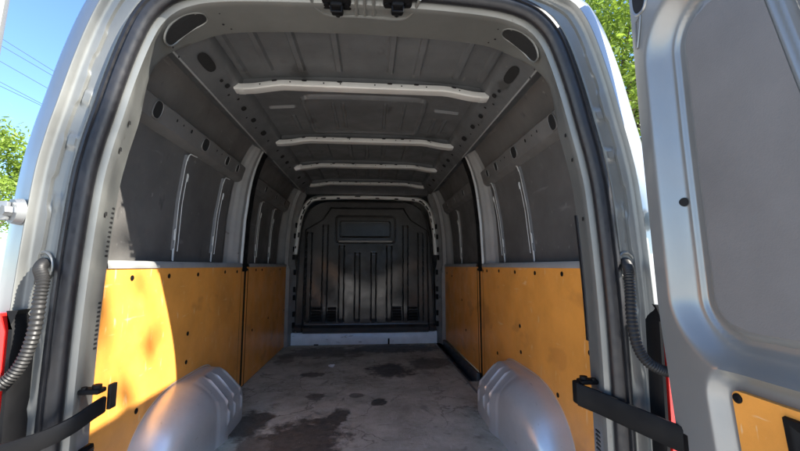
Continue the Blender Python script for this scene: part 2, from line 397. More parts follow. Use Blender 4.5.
# ---- side walls
WL = [(0, .885), (.86, .885), (.89, .905), (1.2, .893), (1.40, .872), (1.5, .855), (1.6, .828), (1.70, .79), (1.76, .755)]
def Wl(z): return table(WL, z)                        # pillars and plywood
WS = [(0, .97), (.86, .975), (.9, .976), (1.2, .962), (1.40, .937), (1.5, .915), (1.6, .885), (1.70, .835), (1.76, .79)]
def Ws(z): return table(WS, z)                        # recessed skin between the pillars
def wallp(s, y, z, h=0): return Vector((s*(Ws(z)-h), y, z))
ZP = .862
for s in (-1, 1):
    side = 'left' if s < 0 else 'right'
    # rear and front lining panels: dark felted sheet between pillars
    for (y0, y1) in ((.20, 1.435), (1.70, 2.93)):
        zs = lin(.885, 1.755, 30); ys = lin(y0, y1, 40)
        mb = MB(); mb.grid([[wallp(s, y, z, .006*sstep(.0, .02, min(z-.885, y-y0, y1-y))+.003*mnoise.noise(Vector((y*2, z*2, s)))) for y in ys] for z in zs])
        lp = mb.build('lining_panel', M_lining, van)
    # bare metal behind the lining and beside the pillars
    mb = MB()
    zs = lin(.868, 1.77, 40)
    mb.grid([[wallp(s, y, z, -.006) for y in lin(.10, 3.12, 30)] for z in zs])
    mb.grid([[Vector((s*(lerp(Ws(z)-.004, Wl(z)+.002, sstep(1.435, 1.552, y))-.002*math.sin((y-1.43)*math.pi/.04)**2), y, z)) for y in lin(1.425, 1.555, 40)] for z in zs])
    mb.grid([[Vector((s*lerp(Ws(z)-.004, Wl(z)-.01, sstep(2.92, 3.04, y)), y, z)) for y in lin(2.9, YB, 12)] for z in zs])
    mb.grid([[Vector((s*lerp(Wl(z)-.0, Ws(z)-.004, sstep(1.66, 1.74, y)), y, z)) for y in lin(1.64, 1.75, 8)] for z in zs])
    mb.grid([[Vector((s*lerp(Wl(z)+.0, Ws(z)-.004, sstep(.13, .21, y)), y, z)) for y in lin(.12, .215, 8)] for z in zs])
    mb.build('quarter_panel', M_inner, van)
    # belt rail with stamped holes
    for (y0, y1, holes) in ((.20, 1.50, ((.35, .024, .030), (.81, .030, .027), (1.12, .020, .022), (.50, .005, .006), (.56, .004, .004), (.64, .007, .008), (.95, .005, .005), (1.02, .004, .004), (1.3, .016, .02))),
                            (1.74, 2.98, ((2.0, .02, .022), (2.35, .016, .02), (2.7, .018, .02), (2.15, .005, .005), (2.5, .005, .005)))):
        mb = MB()
        z0, z1 = 1.472, 1.572
        sec = [(z0-.012, .004), (z0, .032), (z0+.010, .045), (z1-.010, .045), (z1, .032), (z1+.012, .004)]
        mb.grid([[wallp(s, y, z, .004+(h-.004)*sstep(y1, y1-.05, y)+.004*math.sin(y*9)**2) for z, h in sec] for y in lin(y0, y1, 40)])
        for (hy, a, b) in holes:
            mb.hole(lambda u, v, h: wallp(s, u, v, .0495+h), hy, 1.522+(.012 if a < .01 else 0), a*1.15, b*1.15, .004 if a > .01 else 0)
        mb.build('belt_rail', [M_belt, M_hole, M_inner], van)
    # wall struts: pressed channels with bright worn edges
    st = ((.635, .715, 1.44, .07), (1.06, 1.19, 1.43, .06), (1.90, 2.02, 1.42, .05), (2.30, 2.44, 1.42, .05)) if s < 0 else ((.69, .86, 1.46, .07), (1.12, 1.32, 1.46, .06), (2.25, 2.38, 1.42, 0.04))
    for (ya, yb, zt, hook) in st:
        mb = MB(); kx = -s*CAM.x
        ya = (ya-CAM.y)*(Ws(.95)-.02+kx)/(.89+kx)+CAM.y; ra = (Ws(zt)-.02+kx)/(.89+kx); yb = (yb-CAM.y)*ra+CAM.y; zt = CAM.z+(zt-CAM.z)*ra
        def sp(dy, z, h):
            f = (z-.895)/(zt-.895); return wallp(s, lerp(ya, yb, f)+dy, z, h)
        zs = lin(.95, zt-.01, 12)
        mb.grid([[sp(-.027, z, .005), sp(-.021, z, .018), sp(.021, z, .018), sp(.027, z, .005)] for z in zs])
        mb.m = 1
        for dy in (-.017, .017):
            zz = lin(.895+(.05 if dy > 0 else 0), zt-(.03 if dy < 0 else .10), 14)
            mb.grid([[sp(dy-.0024, z, .016), sp(dy-.0016, z, .0205), sp(dy+.0016, z, .0205), sp(dy+.0024, z, .016)] for z in zz])
        if hook:
            mb.tube([sp(-.017, zt-.04, .02), sp(-.013, zt-.012, .02), sp(.0, zt, .02), sp(hook, zt+.004, .02)], .0035, 6)
        mb.tube([sp(.017, zt-.10, .02), sp(.026, zt-.11, .02), sp(.028, zt-.14, .018)], .003, 6)
        for zz in (.90, 1.0):
            mb.tube([sp(-.02, zz, .016), sp(-.024, zz+.05, .016), sp(-.017, zz+.06, .018)], .003, 6)
        mb.build('wall_strut', [M_lining, M_bow], van)
    # ledge above the plywood
    mb = MB()
    for (y0, y1) in ((.16, 1.55), (1.70, 3.02)):
        mb.grid([[Vector((s*x, y, z)) for x, z in ((.897, .860), (.879, .861), (.878, .866), (.880, .880), (.886, .889), (.904, .891), (.99, .893))] for y in (y0, y1)])
    mb.build('plywood_ledge', M_inner, van)
    # centre pillar: bright rear edge, dark inner face with a row of holes
    mb = MB(); rw = []
    zs = lin(-.0, 1.735, 50)
    def cp(y, z, h): return Vector((s*(Wl(z)-h), y+.05*sstep(1.2, 1.75, z)*0, z))
    lean = lambda z: .0*z
    for z in zs:
        k = (1-.35*sstep(1.3, 1.72, z))*lerp(.02, 1, sstep(.84, .90, z))
        rw.append([cp(1.545, z, .002), cp(1.560, z, .006*k), cp(1.564, z, .016*k), cp(1.567, z, .020*k), cp(1.572, z, .020*k)])
    hi = [r for r, z in zip(rw, zs) if z > .85]; lo = [r for r, z in zip(rw, zs) if z < .89]
    mb.grid(hi); mb.m = 1; mb.grid(lo)
    def kk(z): return lerp(.02, 1, sstep(.84, .90, z))*(1-.35*sstep(1.3, 1.72, z))
    mb.grid([[cp(1.572, z, .0198*kk(z)), cp(1.60, z, .020*kk(z)), cp(1.66, z, .020*kk(z)), cp(1.68, z, .016*kk(z)), cp(1.70, z, .002)] for z in zs])
    for q in range(11):
        z = .95+q*.068
        mb.hole(lambda u, v, h: Vector((s*(Wl(v)-.0205*(1-.35*sstep(1.3, 1.72, v))-h), u, v)), 1.61, z, .006, .009, n=10, mh=2)
    mb.build('centre_pillar', [M_inner, M_black, M_hole], van)
    # front pillar beside the bulkhead with clips
    mb = MB(); mb.grid([[Vector((s*x, y, z)) for x, y in ((Wl(z)-.0, 2.98), (Wl(z)-.035, 3.0), (Wl(z)-.045, 3.05), (Wl(z)-.075, 3.085), (Wl(z)-.090, 3.11))] for z in lin(.0, 1.72, 30)])
    mb.m = 1
    for z in (.22, .34, .52, .61, .80, .97, 1.06, 1.21, 1.33):
        mb.box((s*(Wl(z)-.066), 3.060, z-.03), (s*(Wl(z)-.090), 3.092, z+.028), .004)
    mb.build('front_pillar', [M_fpil, M_black], van)
    # cant rail between wall and roof
    mb = MB()
    sec = [(.83, 1.735), (.775, 1.728), (.752, 1.712), (.744, 1.700), (.737, 1.700), (.731, 1.708), (.722, 1.722), (.690, 1.752), (.655, 1.773), (.640, 1.785), (.632, 1.80), (.622, 1.87)]
    mb.grid([[Vector((s*x, y, z)) for x, z in sec] for y in lin(.16, 3.06, 30)])
    mb.m = 2; mb.tube([(s*.7375, y, 1.7005) for y in (.16, 1.52)], .0048, 8); mb.tube([(s*.7375, y, 1.7005) for y in (1.72, 3.06)], .0048, 8); mb.m = 0
    A, B = Vector((.722, 0, 1.722)), Vector((.655, 0, 1.773))
    nn = Vector((-(B.z-A.z), 0, (B.x-A.x))).normalized()
    if nn.z > 0: nn = -nn
    def crail(u, v, h):
        p = A.lerp(B, v)+nn*(h+.0015); return Vector((s*p.x, u, p.z))
    for (y, v, a, b) in ((.37, .60, .072, .30), (.53, .6, .012, .1), (.59, .68, .018, .15), (.66, .4, .007, .08), (.74, .7, .008, .09), (.85, .6, .022, .17), (.95, .35, .007, .07), (1.02, .62, .026, .18), (1.12, .4, .007, .07),
                         (1.24, .6, .035, .22), (1.38, .5, .01, .1), (1.62, .6, .012, .12), (1.78, .6, .03, .2), (1.95, .6, .03, .2), (2.1, .5, .01, .1), (2.5, .6, .03, .2), (2.75, .6, .02, .2)):
        mb.hole(crail, y, v, a, b, 0, n=16)
    mb.build('cant_rail', [M_roof, M_hole, M_inner], van)
    # plywood sheets
    for (y0, y1, zb) in ((.150, 1.612, .004), (1.652, 2.99, .004 if s < 0 else .06)):
        mb = MB(); mb.box((s*.884, y0, zb), (s*.899, y1, ZP), .0015)
        ply = mb.build('plywood_panel', M_ply, van, smooth=False)
        rear = y0 < 1
        if s < 0: px = [(132, 278), (169, 276), (198, 274.5), (225, 272), (237, 271.6), (187.6, 333.5), (186, 362), (91, 369), (136, 411), (242, 340)] if rear else [(256, 270), (262, 269.8), (280, 269.4), (252, 330), (268, 318), (284, 310)]
        else: px = [(483, 271), (487, 270.8), (499, 271), (515, 272), (535, 273), (562, 274), (520, 326), (521, 352), (497.6, 353), (558, 395), (590, 353)] if rear else [(447, 273), (452, 276), (444, 290), (462, 300), (466, 330)]
        for (a, b) in px:
            p = at(a, b, 'X', s*.884)
            if p.y < y0 or p.y > y1: continue
            q = MB(); q.tube([p+Vector((s*.002, 0, 0)), p-Vector((s*.002, 0, 0)), p-Vector((s*.0035, 0, 0))], [.011, .011, .006], 10)
            q.build('screw', M_black, ply)

# ---- wheel arches
for s in (-1, 1):
    mb = MB(); rows = []
    Y0, Y1, n = .315, 1.15, 180
    for k in range(n+1):
        f = k/n; y = lerp(Y0, Y1, f)
        if f < .5: g_ = (1-abs((f-.5)/.5)**2.3)**(1/2.3)
        else: g_ = (1-abs((f-.5)/.5)**7)**(1/4.5)
        g_ = max(g_, .0)
        h = .315*g_; d = .195*max(g_, .001)**.45
        far = sstep(.42, .60, f)
        bump = max(math.exp(-((f-c)/.0075)**2) for c in (.60, .735, .87))
        lift = .010*(sstep(.50, .585, f)*(1-sstep(.61, .66, f))+.0)+.008*sstep(.48, .52, f)
        row = []
        for j in range(41):
            if j <= 30:
                a = j/30*math.pi/2; rx, rz = d*math.sin(a)**.9, h*(math.cos(a)**.75*.55+.45)
                u = j/30                                           # pressed section: flat top, slope, upright
                px_ = table([(0, 0), (.28, .34), (.72, .93), (1, 1.0)], u); pz_ = table([(0, 1), (.28, .97), (.72, .60), (1, .42)], u)
                X = lerp(rx, d*px_, far*.9); Z = lerp(rz, h*pz_, far*.9)
            else: X = d; Z = h*lerp(.45, .42, far*.9)*(1-(j-30)/10)
            u = j/40
            gate = sstep(.22, .30, u)*(1-sstep(.60, .64, u))+sstep(.68, .72, u)*(1-sstep(.84, .88, u))
            off = .0095*bump*gate+lift*sstep(.1, .3, u)
            od = Vector((math.sin(min(u*2, 1)*math.pi/2), 0, math.cos(min(u*2, 1)*math.pi/2)))
            rr = Vector((X, 0, Z))+(od*off if d > .05 else Vector())
            row.append(Vector((s*(.889-rr.x), y, max(rr.z, -.002))))
        rows.append(row)
    mb.grid(rows)
    mb.grid([[r[0]+Vector((-s*.004, 0, -.002)), r[0]+Vector((-s*.006, 0, .008)), r[0]+Vector((-s*.001, 0, .010))] for r in rows[2:-2]])   # flange on the wall
    mb.build('wheel_arch', M_arch, van, ang=60)

# ---- roof
RB = [.64, 1.49, 2.20, 2.96]
def roofz(x, y):
    z = 1.862-.03*(abs(x)/.64)**2.5
    h = 0
    def ribs(xs, y0, y1, w=.018, d=.016):
        e = 0
        for c in xs: e = max(e, sstep(w, w*.68, abs(x-c))*sstep(y0, y0+.02, y)*sstep(y1, y1-.02, y))
        return d*e
    if y < RB[0]: h += ribs((-.60, -.47, -.315, -.13, .13, .265, .47, .60), .22, .60)
    elif y < RB[1]:
        sdv = sd_rbox(x, y, -.38, .37, .885, 1.455, .06); h += .018*(sstep(-.012, .0, sdv)-sstep(.014, .026, sdv)*.6)
        h += ribs((-.20, -.14, .12, .24), .95, 1.38, .010, .008)
        for x0, x1 in ((-.60, -.42), (.42, .60)):
            h += .014*sstep(.012, .006, abs(y-1.02))*sstep(x0, x0+.02, x)*sstep(x1, x1-.02, x)
        h += ribs((-.47, .46, .53), 1.15, 1.42, .014, .009)
    elif y < RB[2]: h += ribs((-.5, -.33, -.14, .0, .14, .33, .5), 1.56, 2.14)
    else: h += ribs((-.5, -.33, -.14, .0, .14, .33, .5), 2.27, 2.9)
    return z-h
xs = lin(-.645, .645, 300); ys = lin(.14, 3.14, 240)
MB().grid([[(x, y, roofz(x, y)) for x in xs] for y in ys]).build('roof_panel', M_roof, van, ang=30)
for k, yb in enumerate(RB):
    mb = MB()
    def bz(x): return 1.788-.028*sstep(.40, .62, abs(x))
    sec = [(.030, .034), (-.010, .030), (-.012, .027), (-.012, .005), (-.007, .0), (.040, -.003), (.046, .0)]
    w_ = .66 if k < 3 else .64
    mb.grid([[Vector((x, yb+dy, bz(x)+dz*lerp(1, 1.0, abs(x)))) for dy, dz in sec] for x in lin(-w_, w_, 50)])
    mb.m = 2; mb.grid([[Vector((x, yb+dy, bz(x)+dz)) for dy, dz in ((.030, .085), (.030, .033))] for x in lin(-w_, w_, 50)]); mb.grid([[Vector((x, yb+dy, bz(x)+dz)) for dy, dz in ((.046, .0), (.05, .085))] for x in lin(-w_, w_, 50)]); mb.m = 0
    for x in (-.52, -.36, -.22, -.1, .05, .2, .35, .5):
        mb.hole(lambda u, v, h: Vector((u, yb-.0121-h, bz(u)+v)), x+random.uniform(-.03, .03), .018, .004, .004, n=8)
    for x in (-.46, -.31, -.13, .13, .27, .47):                    # dark rib ends above the bow
        mb.hole(lambda u, v, h: Vector((u, yb-.0121-h, bz(u)+v)), x, .028, .014, .005, n=10)
    for sx in (-1, 1):
        mb.box((sx*.615, yb-.011, 1.758), (sx*.652, yb+.05, 1.766), .003)
    mb.build('roof_bow', [M_bow, M_hole, M_roof], van)
# front header above the bulkhead with its pale spotted flange
mb = MB(); mb.box((-.70, 3.0, 1.68), (.70, 3.14, 1.80), .01); mb.build('front_header', M_sill, van)
MB().tube([(-.60, 2.172, 1.776), (-.655, 2.20, 1.768)], [.022, .026], 12).build('cable_clip', M_white, van)

# ---- bulkhead
BZ = [(.13, .80), (.3, .80), (.6, .79), (.82, .778), (1.1, .765), (1.25, .748), (1.37, .725), (1.46, .695), (1.53, .65), (1.58, .58), (1.61, .48), (1.625, .3)]
def bx(px): return at(px, 260, 'Y', YB).x
def bzz(py): return at(370, py, 'Y', YB).z
ribs = [(bx(p), bzz(t)) for p, t in ((309.7, 232), (325.5, 225), (342, 245), (357.6, 252), (373.6, 252), (389, 245), (405, 225), (420, 232))]
W0 = (bx(335.5), bx(395), bzz(243), bzz(217)); W1 = (bx(340), bx(390), bzz(237.4), bzz(222.4))
vents = [(bx(a), bx(b)) for a, b in ((313.5, 322.5), (329, 337.5), (392, 401), (407.5, 417))]
VZ0, VZ1 = bzz(320), bzz(306)
def bulk(x, z):
    h = 0
    e = min(table(BZ, z)-abs(x+.014), 1.63-z)
    # raised middle whose top steps in towards the shoulders
    ex = table([(.2, .72), (1.28, .71), (1.40, .52), (1.52, .44), (1.60, .42)], z)-abs(x)
    h += .035*sstep(.0, .03, min(ex, 1.55-z))
    for c, t in ribs:
        r = abs(x-c); v = sstep(t, t-.03, z)*sstep(.24, .29, z)
        h += (.006*sstep(.030, .022, r)-.030*sstep(.009, .004, abs(r-.028)))*v
    q = sd_rbox(x, z, *W0, .04); h -= .022*sstep(.010, .004, abs(q))-.004*sstep(.0, .02, q)
    q = sd_rbox(x, z, *W1, .02); h -= .022*sstep(.008, .003, abs(q))
    for a, b in vents:
        if a < x < b and VZ0 < z < VZ1: h -= .014*(.5+.5*math.sin((z-VZ0)/(VZ1-VZ0)*2*math.pi*5))
    h += .05*sstep(.225, .19, z)*sstep(.12, .15, z)                 # rolled lower lip
    h += .012*mnoise.noise(Vector((x*3, z*2.5, 3)))*sstep(.5, .2, abs(z-.55))   # dents
    h -= .02*sstep(.03, 0, e)
    return h
zs = lin(.13, 1.625, 250); us = lin(-1, 1, 560)
mb = MB(); mb.grid([[Vector((u*table(BZ, z)-.014, YB-.01-bulk(u*table(BZ, z)-.014, z), z)) for u in us] for z in zs])
bk = mb.build('bulkhead', M_bulk, van, ang=30)
for a, b in vents:
    for k in range(5):
        z = lerp(VZ0, VZ1, (k+.5)/5); MB().box((a+.004, YB-.066, z-.006), (b-.004, YB-.04, z+.004), .002).build('louvre', M_black, bk)
mb = MB(); mb.grid([[Vector((x, y, z)) for x in (-.885, .80)] for y, z in ((YB-.035, .002), (YB-.035, .125), (YB-.03, .135), (YB, .137))])
strip = mb.build('bulkhead_kick_strip', M_base, van)
for x in (-.77, -.63, -.36, -.11, .15, .43, .56):
    q = MB(); q.tube([(x, YB-.075, .150), (x, YB-.085, .150)], [.011, .008], 10); q.build('bolt', M_zinc, strip)
for (x, z) in ((-.55, .012), (.25, .02)):
    MB().box((x-.025 if x < 0 else x-.008, YB-.05, .002), (x+.025 if x < 0 else x+.010, YB-.036, z+(0 if x < 0 else .045)), .003).build('bracket', M_black, strip)
# frame flange round the bulkhead: pale arch with black clips
mb = MB(); arc = []
top = catmull([(-.81, 0, 1.0), (-.79, 0, 1.25), (-.765, 0, 1.42), (-.725, 0, 1.53), (-.66, 0, 1.615), (-.56, 0, 1.652), (-.3, 0, 1.668), (0, 0, 1.672), (.3, 0, 1.668), (.56, 0, 1.652), (.66, 0, 1.615), (.725, 0, 1.53), (.76, 0, 1.42), (.785, 0, 1.25), (.80, 0, 1.0)], 8)
tn = normals(top)
mb.grid([[p-n_*.030+Vector((0, YB-.01, 0)), p-n_*.026+Vector((0, YB-.05, 0)), p+n_*.004+Vector((0, YB-.055, 0)), p+n_*.014+Vector((0, YB-.03, 0)), p+n_*.03+Vector((0, YB-.01, 0))] for p, n_ in zip(top, tn)])
mb.m = 1; rf_ = random.Random(2); i = 3
while i < len(top)-4:
    p = top[i]-tn[i]*rf_.choice((.004, .018, .022))+Vector((0, YB-.056, 0)); t = (top[i+1]-top[i-1]).normalized(); ln = rf_.uniform(.010, .032)
    mb.bar([p-t*ln, p+t*ln], 0, tn[i]*rf_.uniform(.004, .008), (0, .003, 0)); i += rf_.choice((3, 4, 5, 6))
mb.build('bulkhead_flange', [M_bow, M_black], van)

# ---- rear doors: inner pressing, lining, plywood, slots, outer skin
def door(put_pt, sgn):
    """put_pt(u, z, d): u from the hinge edge, z up, d sunk from the inner flange towards the outer skin"""
    U1, Z0, Z1 = .84, -.12, 1.93
    us_ = lin(0, U1, 260); zs_ = lin(Z0, Z1, 230)
    L0 = (.165, .70, .700, 1.60, .10)
    def lin_right(z): return table([(.7, .60), (1.17, .455), (1.52, .395), (1.6, .385)], z)
    def dep(u, z):
        r = lin_right(z); q = sd_rbox(u, z, .165, r, .700, 1.605, .085)
        d = .004*sstep(.012, .0, u)+.045*sstep(-.115, -.045, q)+.012*sstep(-.045, -.02, q)*0
        d += .010*sstep(-.044, -.032, q)-.014*sstep(-.014, -.002, q)
        # lower plywood field
        q2 = sd_rbox(u, z, .19, .78, .02, .563, .04)
        d2 = .030*sstep(-.06, -.015, q2)
        d2 = max(d2, .0)
        e = min(u, U1-u, Z1-z, z-Z0)
        d = max(d, d2)
        return d*sstep(.012, .04, e) + .02*sstep(.010, 0, e)
    t = empty('rear_door', put_pt(0, -.3, .05)); put(t, van); t.location = put_pt(0, -.1, .05); t.matrix_parent_inverse = Matrix.Translation(-VAN_AT)
    mb = MB(); rows = [[put_pt(u, z, dep(u, z)) for u in us_] for z in zs_]
    mb.grid(rows)
    # rim and outer skin
    loop = [(us_[0], z) for z in zs_]+[(u, zs_[-1]) for u in us_[1:]]+[(us_[-1], z) for z in zs_[::-1][1:]]+[(u, zs_[0]) for u in us_[::-1][1:]]
    mb.grid([[put_pt(u, z, dep(u, z)) for u, z in loop], [put_pt(u, z, .035) for u, z in loop], [put_pt(max(u, .035), z, .07) for u, z in loop]], close_v=True)
    mb.grid([[put_pt(u, z, .07+.02*math.sin(math.pi*(u-.035)/(U1-.035))) for u in lin(.035, U1, 10)] for z in lin(Z0, Z1, 10)])
    f = lambda u, v, h: put_pt(u, v, dep(u, v)-h-.0015)
    mb.hole(f, .108, 1.06, .011, .0135, .0, n=20, pw=2)
    mb.hole(f, .055, 1.775, .028, .06, .01, n=26)
    mb.hole(f, .445, 1.483, .007, .016, .0, n=10, pw=5); mb.hole(f, .475, 1.319, .007, .016, .0, n=10, pw=5)
    mb.tube([f(.028, 1.60, .002), f(.032, 1.69, .002), f(.058, 1.70, .002), f(.050, 1.66, .002), f(.034, 1.60, .002), f(.028, 1.60, .002)], .003, 6)
    for (u0, z0) in ((.14, .64),):
        pass
    put_body = mb.build('door_pressing', [M_silver, M_hole], None, ang=45); put_body.parent = t; put_body.matrix_parent_inverse = Matrix.Translation(-Vector(t.location))
    def child(o): o.parent = t; o.matrix_parent_inverse = Matrix.Translation(-Vector(t.location)); return o
    # lining
    mb = MB(); rr = []
    for k in range(64):
        z = lerp(.706, 1.599, k/63); r = lin_right(z); row = []
        cr = .08; dz = min(z-.706, 1.599-z); ins = cr-math.sqrt(max(0, cr*cr-max(0, cr-dz)**2))
        for j in range(24):
            u = lerp(.171+ins, r-.006-ins, j/23); row.append(put_pt(u, z, .0385-.0015*mnoise.noise(Vector((u*4, z*3, 1)))))
        rr.append(row)
    mb.grid(rr); child(mb.build('door_lining', M_dlin, None))
    # plywood
    mb = MB(); P = []
    x0, x1, y0, y1, r = .195, .775, .03, .561, .018
    for (cx_, cy_, a0) in ((x1-r, y1-r, 0), (x0+r, y1-r, 90), (x0+r, y0+r, 180), (x1-r, y0+r, 270)):
        for k in range(6): a = rad(a0+k*18); P.append((cx_+r*math.cos(a), cy_+r*math.sin(a)))
    f0 = [put_pt(u, z, .014) for u, z in P]; f1 = [put_pt(u, z, .032) for u, z in P]
    mb.grid([f0, f1], close_v=True); mb.add(f0, [tuple(range(len(P)))])
    py = child(mb.build('door_plywood', M_ply, None, smooth=False))
    for (u, z) in ((.210, .544), (.74, .53), (.21, .06), (.74, .06)):
        q = MB(); q.tube([put_pt(u, z, .016), put_pt(u, z, .011), put_pt(u, z, .009)], [.012, .012, .007], 12); child(q.build('screw', M_black, None))
    q = MB(); hz0, hz1, hu0, hu1 = .36, .529, .330, .50
    def fr(g_, d): return [put_pt(u, z, d) for u, z in ((hu0-g_, hz0-g_), (hu1+g_, hz0-g_), (hu1+g_, hz1+g_), (hu0-g_, hz1+g_))]
    q.grid([fr(.014, .013), fr(.012, .003), fr(.003, .003), fr(-.004, .007), fr(-.012, .012)], close_v=True); q.add(fr(-.012, .012), [(0, 1, 2, 3)])
    q.tube([put_pt(.37, .44, .010), put_pt(.42, .44, -.006), put_pt(.48, .44, .010)], .011, 8)
    child(q.build('door_handle', M_black, None))
    return t
rd = door(lambda u, z, d: Vector((.929+.006*(1-z/1.9)+d, table([(.0, -.174), (.36, -.142), (.76, -.103), (1.09, -.0915), (1.27, -.0857), (1.83, -.076)], z)-u, z)), 1)
rd['label'] = 'open right rear door with grey lining and orange plywood'
ld = door(lambda u, z, d: Vector((-1.082-.05*(1.6-z)-u, -.105+d, z)), -1)
# hinges
for s in (-1, 1):
    for z in (1.03, .16):
        q = MB(); c = Vector((s*1.005, -.045, z))
        q.tube([c+Vector((-s*.002, .0, 0)), c+Vector((s*.008, -.018, 0))], [.040, .036], 20)
        q.tube([c+Vector((s*.008, -.018, 0)), c+Vector((s*.016, -.036, 0))], [.016, .015], 6)
        q.box(c+Vector((s*.01, -.03, -.028)), c+Vector((s*.075, -.012, .028)), .006)
        q.tube([c+Vector((s*.055, -.034, -.04)), c+Vector((s*.055, -.034, .04))], .013, 12)
        q.build('door_hinge', M_zinc, van)

# ---- tail lights
for s in (-1, 1):
    def tl(x0, x1, x0b, x1b, z0, z1, y0, y1):
        q = MB(); rows = []
        for k, z in enumerate(lin(z0, z1, 14)):
            f = (z-z0)/(z1-z0); e = .02*(1-sstep(0, .06, min(f, 1-f)))
            a, b = lerp(x0b, x0, f)+e, lerp(x1b, x1, f)-e
            rows.append([Vector((s*a, y1, z)), Vector((s*a, y0+.012, z)), Vector((s*(a+.008), y0, z)), Vector((s*(b-.012), y0, z)), Vector((s*b, y0+.016, z)), Vector((s*b, y1, z))])
        q.grid(rows); q.add(rows[0], [tuple(range(6))]); q.add(rows[-1], [tuple(range(6))]); return q
    hs = tl(.952, .982, .945, .975, .08, .745, -.080, .0).build('tail_light', M_black, van)
    tl(.975, 1.05, .967, 1.05, .09, .738, -.076, .04).build('lens', M_red, hs)

# ---- conduits, grommets, straps, strikers, small vents
cl = [(-.948, -.014, .880), (-.920, -.060, .862), (-.893, -.08, .83), (-.890, -.088, .774), (-.892, -.092, .691), (-.906, -.095, .624), (-.930, -.10, .575), (-.965, -.11, .545), (-1.03, -.12, .525), (-1.10, -.11, .52)]
cr_ = [(.905, -.012, .885), (.885, -.055, .862), (.868, -.08, .83), (.862, -.088, .774), (.858, -.092, .70), (.868, -.095, .625), (.892, -.10, .578), (.93, -.105, .553), (.962, -.11, .545)]
for s, P in ((-1, cl), (1, cr_)):
    path = catmull(P, 12); q = MB()
    q.tube(path, .0135, 14, ridge=.24); q.m = 0
    c = Vector(P[0]); rows = []
    con = q.build('cable_conduit', M_tube, van, ang=33)
    q = MB()
    for (k, y) in ((1.0, .004), (.99, -.008), (.90, -.011), (.80, -.008), (.74, .006)):
        rows.append([c+Vector((.034*k*math.cos(a), y+.0, .048*k*math.sin(a)-.012)) for a in lin(0, 2*math.pi, 25)[:-1]])
    q.grid(rows, close_v=True); q.add(rows[-1], [tuple(range(24))])
    q.build('grommet', M_frame, con)
sl_ = catmull([(-.772, .03, .450), (-.775, -.01, .445), (-.795, -.06, .425), (-.84, -.10, .405), (-.92, -.125, .385), (-1.02, -.135, .368), (-1.12, -.125, .358)], 5)
sr_ = [(.752, .058, .432), (.80, .01, .418), (.86, -.07, .398), (.90, -.12, .385), (.945, -.175, .370)]
for s, P, hh in ((-1, sl_, .024), (1, sr_, .037)):
    q = MB(); P = [Vector(p) for p in P]; rows = []
    for i, p in enumerate(P):
        t = (P[min(i+1, len(P)-1)]-P[max(i-1, 0)]).normalized(); sd_ = t.cross(Vector((0, 0, 1))).normalized()
        rows.append([p+sd_*.007+Vector((0, 0, hh*.8)), p+sd_*.004+Vector((0, 0, hh)), p-sd_*.004+Vector((0, 0, hh)), p-sd_*.007+Vector((0, 0, hh*.8)), p-sd_*.007-Vector((0, 0, hh*.8)), p-sd_*.004-Vector((0, 0, hh)), p+sd_*.004-Vector((0, 0, hh)), p+sd_*.007-Vector((0, 0, hh*.8))])
    q.grid(rows, close_v=True); q.add(rows[0], [tuple(range(8))]); q.add(rows[-1], [tuple(range(8))])
    b = q.build('door_check_strap', M_black, van)
    q = MB(); e = P[0]
    q.box(e+Vector((s*.012, -.01, .030)), e+Vector((s*.075, .03, .046)), .006)
    q.tube([e+Vector((s*.03, .01, .04)), e+Vector((s*.03, .01, .056))], .013, 12); q.tube([e+Vector((s*.06, .0, .04)), e+Vector((s*.06, .0, .052))], .008, 12)
    if s < 0: q.box(e+Vector((s*.0, .01, -.02)), e+Vector((-s*.012, .04, .055)), .003)
    else: q.box(e+Vector((-.004, -.004, -.036)), e+Vector((.018, .03, .040)), .007)
    q.build('strap_bracket', M_black, b)
    q = MB(); e = P[-1]; q.box(e+Vector((-.012, -.016, -.03)), e+Vector((.014, .016, .028)), .006); q.build('strap_end', M_black, b)
for px, w_ in ((337, .052), (397.5, .052)):
    c = at(px, 5, 'Z', 1.80); q = MB()
    q.box(c+Vector((-w_, -.05, -.006)), c+Vector((w_, .022, .01)), .008)
    q.box(c+Vector((-.022, -.03, -.022)), c+Vector((.022, .034, .0)), .008)
    q.tube([c+Vector((0, .02, -.012)), c+Vector((0, .05, -.004))], [.014, .009], 10)
    for dx in (-.036, .036): q.tube([c+Vector((dx, -.01, -.012)), c+Vector((dx, -.01, 0))], .010, 10)
    lk = q.build('latch_striker', M_black, van)
    q = MB(); q.tube([c+Vector((-.02, -.02, -.02)), c+Vector((-.018, -.02, -.04)), c+Vector((.018, -.02, -.04)), c+Vector((.02, -.02, -.02))], .004, 8); q.build('striker_loop', M_black, lk)
